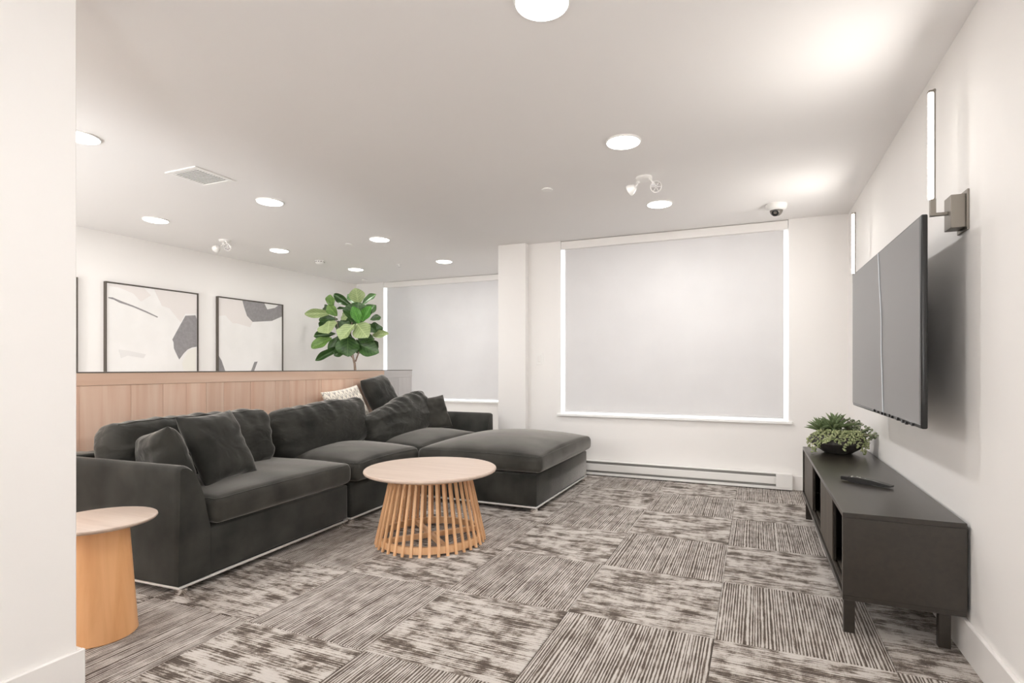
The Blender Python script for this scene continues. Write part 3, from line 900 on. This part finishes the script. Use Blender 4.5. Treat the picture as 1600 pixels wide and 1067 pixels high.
# ------------------------------------------------------------------ heater, switch
HT = thing('baseboard_heater', 'long white electric baseboard heater under the main window', 'heater', (-.72, YF-.014, 0))
hx0, hx1 = -1.05, 1.02
obj('heater_back', BOX(hx0, hx1, -.012, 0, .008, .148, .001), m_white, HT)
obj('front_panel', BOX(hx0, hx1-.13, -.060, -.050, .052, .118, .003), m_white, HT)
obj('top_lip', BOX(hx0, hx1, -.056, -.008, .140, .148, .002), m_white, HT)
obj('bottom_lip', BOX(hx0, hx1, -.058, -.008, .008, .030, .002), m_white, HT)
obj('element', BOX(hx0+.01, hx1-.13, -.046, -.012, .030, .140), m_grille, HT)
obj('end_cap', BOX(hx1-.13, hx1, -.062, -.010, .026, .146, .003), m_white, HT)
obj('end_cap', BOX(hx0-.02, hx0, -.062, -.010, .010, .146, .003), m_white, HT)

SW = thing('light_switch', 'white wall switch beside the main window', 'switch', (-2.082, YF, 1.165))
obj('cover_plate', BOX(-.036, .036, -.007, 0, -.058, .058, .0025, 2), m_white, SW)
obj('rocker', BOX(-.017, .017, -.011, -.006, -.034, .034, .002), m_trim, SW)

# ------------------------------------------------------------------ wall art (left wall)
def art(y0, y1, label, shapes):
    t = thing('framed_painting', label, 'painting', (XL, y0, .90))
    Wd = y1-y0; Hh = 1.0; fd = .038; fw = .009
    bm = bmesh.new()
    box(bm, 0, fd, 0, fw, 0, Hh); box(bm, 0, fd, Wd-fw, Wd, 0, Hh); box(bm, 0, fd, fw, Wd-fw, 0, fw); box(bm, 0, fd, fw, Wd-fw, Hh-fw, Hh)
    obj('frame', bm, m_frame, t)
    obj('canvas', BOX(.002, .026, fw+.004, Wd-fw-.004, fw+.004, Hh-fw-.004), m_canvas, t)
    for k, (nm, poly, mt) in enumerate(shapes):
        bm = bmesh.new()
        poly = [(min(max(p[0]-y0, fw+.006), Wd-fw-.006), min(max(p[1]-.90, fw+.006), Hh-fw-.006)) for p in poly]
        e = .0265+.0004*k
        prism(bm, poly, lambda p: (.0255, p[0], p[1]), lambda p: (e, p[0], p[1]))
        obj('painted_shape', bm, mt, t)
slash = [(3.193, 1.750), (3.229, 1.752), (3.312, 1.723), (3.42, 1.691), (3.539, 1.65), (3.657, 1.602), (3.653, 1.592), (3.533, 1.637), (3.409, 1.68), (3.29, 1.708), (3.24, 1.732), (3.193, 1.741)]
dark1 = [(3.951, 1.639), (4.063, 1.654), (4.078, 1.613), (4.078, 1.305), (4.024, 1.295), (3.975, 1.271), (3.933, 1.23), (3.883, 1.161), (3.845, 1.234), (3.825, 1.28), (3.821, 1.344), (3.808, 1.372), (3.858, 1.468)]
pink1 = [(3.197, 1.892), (3.515, 1.89), (3.588, 1.815), (3.491, 1.74), (3.42, 1.813), (3.284, 1.856), (3.197, 1.856)]
pink1b = [(3.62, 1.89), (4.08, 1.89), (4.08, 1.67), (3.95, 1.66), (3.90, 1.56), (3.78, 1.70), (3.70, 1.72)]
cream1 = [(3.913, 1.121), (3.975, 1.258), (4.075, 1.294), (4.075, .95), (3.954, .95)]
grey1 = [(3.284, 1.25), (3.374, 1.24), (3.539, 1.207), (3.515, 1.169), (3.363, 1.191), (3.306, 1.165)]
art(3.165, 4.095, 'framed abstract painting with a thin dark slash and a grey patch at right', [('', pink1, m_ppink), ('', pink1b, m_ppink), ('', cream1, m_pcream), ('', grey1, m_plight), ('', slash, m_pgrey), ('', dark1, m_pgrey)])
dark2 = [(4.659, 1.892), (4.975, 1.887), (5.019, 1.813), (5.138, 1.846), (5.193, 1.885), (5.252, 1.895), (5.252, 1.743), (5.089, 1.673), (4.802, 1.638), (4.723, 1.705), (4.683, 1.807)]
corner2 = [(4.340, 1.211), (4.383, 1.154), (4.424, 1.045), (4.50, .92), (4.340, .92)]
bar2 = [(4.829, 1.144), (4.874, 1.148), (4.829, 1.044), (4.80, .98), (4.75, .98), (4.785, 1.044)]
pink2 = [(4.340, 1.885), (4.659, 1.886), (4.697, 1.748), (4.802, 1.632), (4.767, 1.571), (4.578, 1.603), (4.528, 1.599), (4.431, 1.686), (4.340, 1.672)]
art(4.33, 5.262, 'framed abstract painting with a grey arc along its top, nearer the fig', [('', pink2, m_ppink), ('', dark2, m_pgrey), ('', corner2, m_pgrey), ('', bar2, m_pgrey)])
art(2.0, 2.936, 'painting almost hidden behind the foreground wall, only its frame edge showing', [('', [(2.2, 1.2), (2.5, 1.3), (2.6, 1.7), (2.3, 1.6)], m_pgrey)])

# ------------------------------------------------------------------ leaves
def leaf_mat(name, c1, c2, rough=.4, back=None):
    m = mat(name, c1, rough, spec=.5)
    N, L, b = nodes(m)
    tc = N.new('ShaderNodeTexCoord'); n = N.new('ShaderNodeTexNoise'); n.inputs['Scale'].default_value = 4
    L.new(tc.outputs['Generated'], n.inputs['Vector'])
    # veins from the leaf's own coordinates: v-shaped side veins plus midrib
    sp = N.new('ShaderNodeSeparateXYZ'); L.new(tc.outputs['Generated'], sp.inputs[0])
    def M(op, a, b_=None):
        q = N.new('ShaderNodeMath'); q.operation = op
        for i, v in enumerate((a, b_)):
            if v is None: continue
            if isinstance(v, (int, float)): q.inputs[i].default_value = v
            else: L.new(v, q.inputs[i])
        return q.outputs[0]
    ax_ = M('ABSOLUTE', M('SUBTRACT', sp.outputs[0], .5))
    side = M('LESS_THAN', M('FRACT', M('ADD', M('MULTIPLY', sp.outputs[1], 7), M('MULTIPLY', ax_, -5))), .13)
    mid = M('LESS_THAN', ax_, .018)
    vein = M('MAXIMUM', side, mid)
    r = ramp(N, [(.35, c1), (.65, c2)]); L.new(n.outputs[0], r.inputs[0])
    mx = N.new('ShaderNodeMixRGB'); mx.inputs[2].default_value = (min(1, c2[0]*1.5+.03), min(1, c2[1]*1.4+.03), min(1, c2[2]*1.4+.02), 1)
    L.new(M('MULTIPLY', vein, .7), mx.inputs[0]); L.new(r.outputs[0], mx.inputs[1]); L.new(mx.outputs[0], b.inputs['Base Color'])
    return m
m_ld = leaf_mat('fig_leaf_dark', (.022, .060, .014), (.050, .115, .028), .35)
m_lm = leaf_mat('fig_leaf_mid', (.09, .19, .035), (.15, .27, .06), .4)
m_lp = leaf_mat('fig_leaf_pale', (.25, .33, .14), (.33, .41, .20), .5)
m_lv = leaf_mat('fig_leaf_vivid', (.06, .20, .03), (.10, .29, .05), .35)
m_bark = mottle(mat('bark', (.28, .20, .15), .8), (.22, .155, .115), (.42, .33, .27), 20, .4, 60)

def leaf_bm(shape='fiddle', cup=.10, wave=.04, seed=0):
    """unit leaf: base at origin, tip at +y=1, width 1 -> x in [-.5,.5]"""
    bm = bmesh.new(); NL, NW = 18, 8; rows = []
    for i in range(NL+1):
        v = (1-math.cos(PI*i/NL))/2
        if shape == 'fiddle':
            wd = (max(0, math.sin(PI*min(1, v)**1.22))**.55)*(.93+.10*math.sin(v*PI*2-2.6)) + .0
            if i in (0, NL): wd = .03 if v < .5 else .02
        else:
            wd = math.sin(PI*v**.9)**.9 if 0 < v < 1 else .02
        row = []
        for j in range(NW+1):
            u = j/NW*2-1
            x = .5*wd*u
            z = cup*(abs(u)**1.6)*wd + wave*math.sin(v*13+u*2+seed)*abs(u)**2 - .10*(v-.35)**2*1.2
            row.append(bm.verts.new((x, v, z)))
        rows.append(row)
    for i in range(NL):
        for j in range(NW): bm.faces.new((rows[i][j], rows[i][j+1], rows[i+1][j+1], rows[i+1][j]))
    return bm
LM = {}
for nm, mt in (('d', m_ld), ('m', m_lm), ('p', m_lp), ('v', m_lv)):
    for sd in range(2):
        LM[nm, sd] = mesh('leaf', leaf_bm('fiddle', .12+.08*sd, .035+.03*sd, sd*2.1), mt, True)

# ------------------------------------------------------------------ fiddle leaf fig behind the partition
FP = Vector((-4.94, 5.73, 0))
FG = thing('potted_fig', 'tall potted fiddle leaf fig standing behind the wood partition', 'plant', FP)
bm = bmesh.new(); lathe(bm, [(0, 0), (.15, 0), (.19, .05), (.205, .34), (.20, .36), (.19, .36), (.185, .31), (0, .31)], 40)
obj('pot', bm, mat('white_pot', (.7, .69, .67), .5), FG, smooth=True, autos=35)
bm = bmesh.new(); lathe(bm, [(0, .318), (.186, .316)], 24); obj('soil', bm, mat('soil', (.05, .035, .025), .9), FG)
cr, srn = math.cos(.39849), math.sin(.39849)
RT = Vector((cr, srn, 0)); TO = Vector((srn, -cr, 0)); UP = Vector((0, 0, 1))      # plant's own frame (right, front, up)
S6 = .001286
def fp(u, v, d=0):  # leaf plan units measured from the stem where it passes the partition top
    return RT*((u-565)*S6) + UP*(1.05-(v-915)*S6) + TO*d
bm = bmesh.new()
tube(bm, [(0, 0, .31), (.004, .006, .6), fp(568, 915), fp(562, 850), fp(552, 790, .02), fp(530, 640, .02), fp(520, 480, 0), fp(560, 330, -.03), fp(600, 240, 0)],
     [.024, .020, .017, .016, .013, .010, .008, .007, .005], 10)
tube(bm, [fp(572, 835), fp(600, 740, -.02), fp(650, 600, -.03), fp(660, 450, 0)], [.010, .009, .007, .005], 8)
tube(bm, [fp(548, 800), fp(500, 740, .05), fp(430, 600, .06), fp(390, 430, .03), fp(330, 300, 0)], [.009, .008, .006, .005, .004], 8)
obj('trunk', bm, m_bark, FG, smooth=True)
# base u,v ; tip u,v ; width ; tone ; depth of base, depth of tip ; facing tilt
FL = [(605, 240, 600, 88, 150, 'p', 0, .10), (580, 240, 465, 120, 75, 'd', -.05, -.12), (630, 240, 760, 120, 75, 'd', -.03, -.10), (550, 268, 362, 138, 85, 'd', .02, .05),
      (330, 275, 325, 148, 110, 'm', 0, .06), (330, 320, 192, 262, 85, 'd', -.05, -.15), (395, 365, 320, 262, 100, 'm', .05, .12), (335, 335, 108, 352, 90, 'p', .05, .18),
      (395, 395, 210, 402, 80, 'd', .02, .05), (330, 420, 178, 482, 90, 'd', 0, -.05), (330, 415, 360, 548, 200, 'p', .10, .28), (600, 455, 620, 232, 260, 'd', .05, .08),
      (640, 448, 605, 285, 100, 'v', .12, .22), (665, 425, 768, 278, 95, 'v', .10, .18), (720, 400, 812, 360, 70, 'd', -.02, -.10), (595, 448, 500, 610, 165, 'p', .12, .30),
      (615, 445, 755, 588, 185, 'p', .12, .28), (760, 570, 932, 545, 75, 'p', .05, .12), (585, 635, 832, 745, 165, 'd', .08, .15), (610, 600, 795, 600, 110, 'd', .05, .18),
      (520, 560, 545, 775, 215, 'd', .10, .22), (365, 545, 148, 568, 85, 'd', 0, .02), (340, 590, 168, 690, 110, 'm', .05, .16), (450, 680, 222, 822, 75, 'd', .06, .20),
      (420, 560, 325, 735, 95, 'd', .03, .08), (430, 400, 510, 350, 80, 'p', .02, .05), (490, 520, 430, 400, 90, 'd', 0, .02), (495, 290, 395, 288, 30, 'd', 0, .06),
      (500, 340, 560, 240, 80, 'd', -.05, -.10), (500, 690, 395, 775, 110, 'd', .06, .14), (480, 620, 460, 740, 120, 'd', .05, .20), (560, 640, 440, 560, 120, 'd', .0, .08),
      (520, 420, 430, 500, 90, 'd', .04, .08), (600, 560, 700, 660, 120, 'd', .02, -.1), (450, 440, 300, 470, 110, 'd', -.08, -.22), (560, 380, 470, 250, 110, 'd', -.1, -.2),
      (600, 400, 720, 220, 130, 'd', -.12, -.25), (640, 520, 800, 470, 120, 'd', -.1, -.25), (500, 600, 330, 640, 120, 'm', -.1, -.25), (560, 600, 600, 740, 120, 'd', -.1, -.22),
      (560, 500, 500, 340, 130, 'd', -.05, -.1), (660, 600, 760, 690, 100, 'd', -.05, -.2), (480, 560, 350, 380, 120, 'd', -.12, -.3), (700, 450, 790, 520, 90, 'd', 0, .05)]
for k, (bu, bv, tu, tv, wd, tone, d0, d1) in enumerate(FL):
    p0 = fp(bu, bv, d0); p1 = fp(tu, tv, d1)
    ydir = p1-p0; ln_ = ydir.length
    rr = random.Random(k*13)
    nrm = TO + UP*rr.uniform(-.1, .45) + RT*rr.uniform(-.35, .35)
    y = ydir.normalized(); z = (nrm-nrm.dot(y)*y).normalized(); x = y.cross(z)
    o = bpy.data.objects.new('leaf', LM[tone, k % 2]); link(o, FG)
    m = Matrix((x, y, z)).transposed().to_4x4() @ Matrix.Diagonal((wd*S6*1.08, ln_*1.03, ln_*.9, 1)); m.translation = p0
    o.matrix_local = m

# ------------------------------------------------------------------ succulent bowl on the console
SB = thing('succulent_bowl', 'shallow dark bowl of mixed succulents at the far end of the console', 'plant', (.515, 4.14, .50))
bm = bmesh.new()
lathe(bm, [(0, 0), (.075, 0), (.085, .004), (.178, .068), (.180, .074), (.163, .118), (.155, .118), (.150, .108), (0, .104)], 9, a0=.3)
obj('bowl', bm, mottle(mat('dark_stone', (.06, .055, .05), .6), (.045, .042, .038), (.085, .078, .07), 14, .3, 120), SB)
m_s1 = leaf_mat('agave_leaf', (.13, .195, .085), (.23, .30, .155), .45)
m_s2 = mottle(mat('sedum_leaf', (.30, .34, .15), .5), (.24, .30, .12), (.50, .53, .30), 40, 0)
m_s3 = mottle(mat('jade_leaf', (.20, .24, .14), .5), (.15, .19, .11), (.27, .30, .18), 30, 0)
bm = leaf_bm('lance', .25, 0); am = mesh('agave_leaf', bm, m_s1, True)
def rosette(c, R, n, tilt0, seed, nm='agave'):
    o = bpy.data.objects.new(nm, mesh(nm, lathe(bmesh.new(), [(0, -.02), (.012, -.02), (.014, 0), (.008, .012), (0, .016)], 10), m_s1, True)); link(o, SB); o.location = c
    rr = random.Random(seed)
    for k in range(n):
        a = k*2.39996; f = k/n
        el = math.radians(12+tilt0*f+rr.uniform(-6, 6))
        d = Vector((math.cos(a)*math.cos(el), math.sin(a)*math.cos(el), math.sin(el)))
        z = Vector((-math.cos(a)*math.sin(el), -math.sin(a)*math.sin(el), math.cos(el))); x = d.cross(z)
        ln_ = R*(1-.25*f)*rr.uniform(.9, 1.1)
        m = Matrix((x, d, z)).transposed().to_4x4() @ Matrix.Diagonal((R*.17, ln_, ln_*.5, 1)); m.translation = Vector((0, 0, .004*f))
        q = bpy.data.objects.new('leaf', am); link(q, o); q.matrix_local = m
rosette((-.105, -.02, .140), .125, 30, 66, 1)
rosette((-.030, -.045, .158), .140, 34, 74, 2)
# trailing sedum strands
rr = random.Random(5)
blob = bmesh.new(); bmesh.ops.create_icosphere(blob, subdivisions=1, radius=1)
bco = [v.co.copy() for v in blob.verts]; bfa = [[v.index for v in f.verts] for f in blob.faces]; blob.free()
def beads(name, pts_r, mt):
    V = []; F = []
    for p, r_, sq in pts_r:
        k0 = len(V)
        R_ = Matrix.Rotation(rr.uniform(0, 6), 3, 'Z') @ Matrix.Rotation(rr.uniform(0, 3), 3, 'X')
        for c_ in bco: V.append(p + R_ @ Vector((c_.x*r_, c_.y*r_*sq, c_.z*r_)))
        for f in bfa: F.append([k0+i for i in f])
    me = bpy.data.meshes.new(name); me.from_pydata(V, [], F); me.materials.append(mt)
    me.polygons.foreach_set('use_smooth', [True]*len(me.polygons))
    o = bpy.data.objects.new(name, me); link(o, SB); return o
def strand(a, r0, r1, drop, n, mt=m_s2, nm='sedum_strand'):
    pts = []
    for k in range(n):
        f = k/(n-1)
        r_ = r0+(r1-r0)*min(1, f*1.6); z = .135 + .02*math.sin(min(1, f*1.6)*PI) - max(0, f-.35)/.65*drop
        base = Vector((r_*math.cos(a+.15*math.sin(f*5)), r_*math.sin(a+.15*math.sin(f*5)), z))
        for q in range(3):
            q_ = base+Vector((rr.uniform(-1, 1), rr.uniform(-1, 1), rr.uniform(-1, 1)))*.008; q_.z = max(q_.z, .009)
            pts.append((q_, rr.uniform(.0045, .0075), .6))
    return beads(nm, pts, mt)
TOC = math.atan2(-1, -.12)   # direction of the room side
for a, dr in ((-2.65, .10), (-2.5, .13), (-2.35, .12), (-2.2, .09), (-2.0, .05), (-1.85, .04), (-1.65, .04), (-1.5, .05), (-1.35, .09), (-1.2, .05), (-1.05, .04), (-.9, .07), (-.75, .10), (-.6, .12), (-2.8, .07), (-.45, .08), (-1.95, .06)):
    strand(a, .04+rr.uniform(0, .05), .178+rr.uniform(0, .012), dr, 20)
# ground cover and jade sprigs
pts = []
for k in range(300):
    a = rr.uniform(0, 2*PI); r_ = .15*math.sqrt(rr.random()); p = Vector((r_*math.cos(a), r_*math.sin(a), .112+.02*(1-r_/.15)+rr.uniform(0, .015)))
    pts.append((p, rr.uniform(.005, .010), .6))
o = beads('ground_cover', pts, m_s2); o['kind'] = 'stuff'
for k, (x, y, z, tx, ty, tz) in enumerate(((.02, .04, .13, .03, .02, .235), (.05, 0, .13, .07, .01, .215), (.07, -.03, .13, .115, -.03, .19), (.09, 0, .13, .17, -.05, .17), (.08, -.04, .12, .205, -.09, .135), (.03, .06, .13, .10, .06, .20), (.06, .03, .13, .13, .02, .20), (0, .07, .13, .0, .07, .22))):
    bm = bmesh.new(); p0 = Vector((x, y, z-.02)); p1 = Vector((tx, ty, tz)); tube(bm, [p0, (p0+p1)/2+Vector((0, 0, .015)), p1], .003, 6)
    st = obj('jade_sprig', bm, m_bark, SB)
    pts = []
    for q in range(46):
        f = rr.uniform(.3, 1.05); p = p0.lerp(p1, f)+Vector((rr.uniform(-1, 1), rr.uniform(-1, 1), rr.uniform(-1, 1)))*.020
        pts.append((p, rr.uniform(.008, .013), .35))
    lf = beads('leaf_cluster', pts, m_s3); lf.parent = st
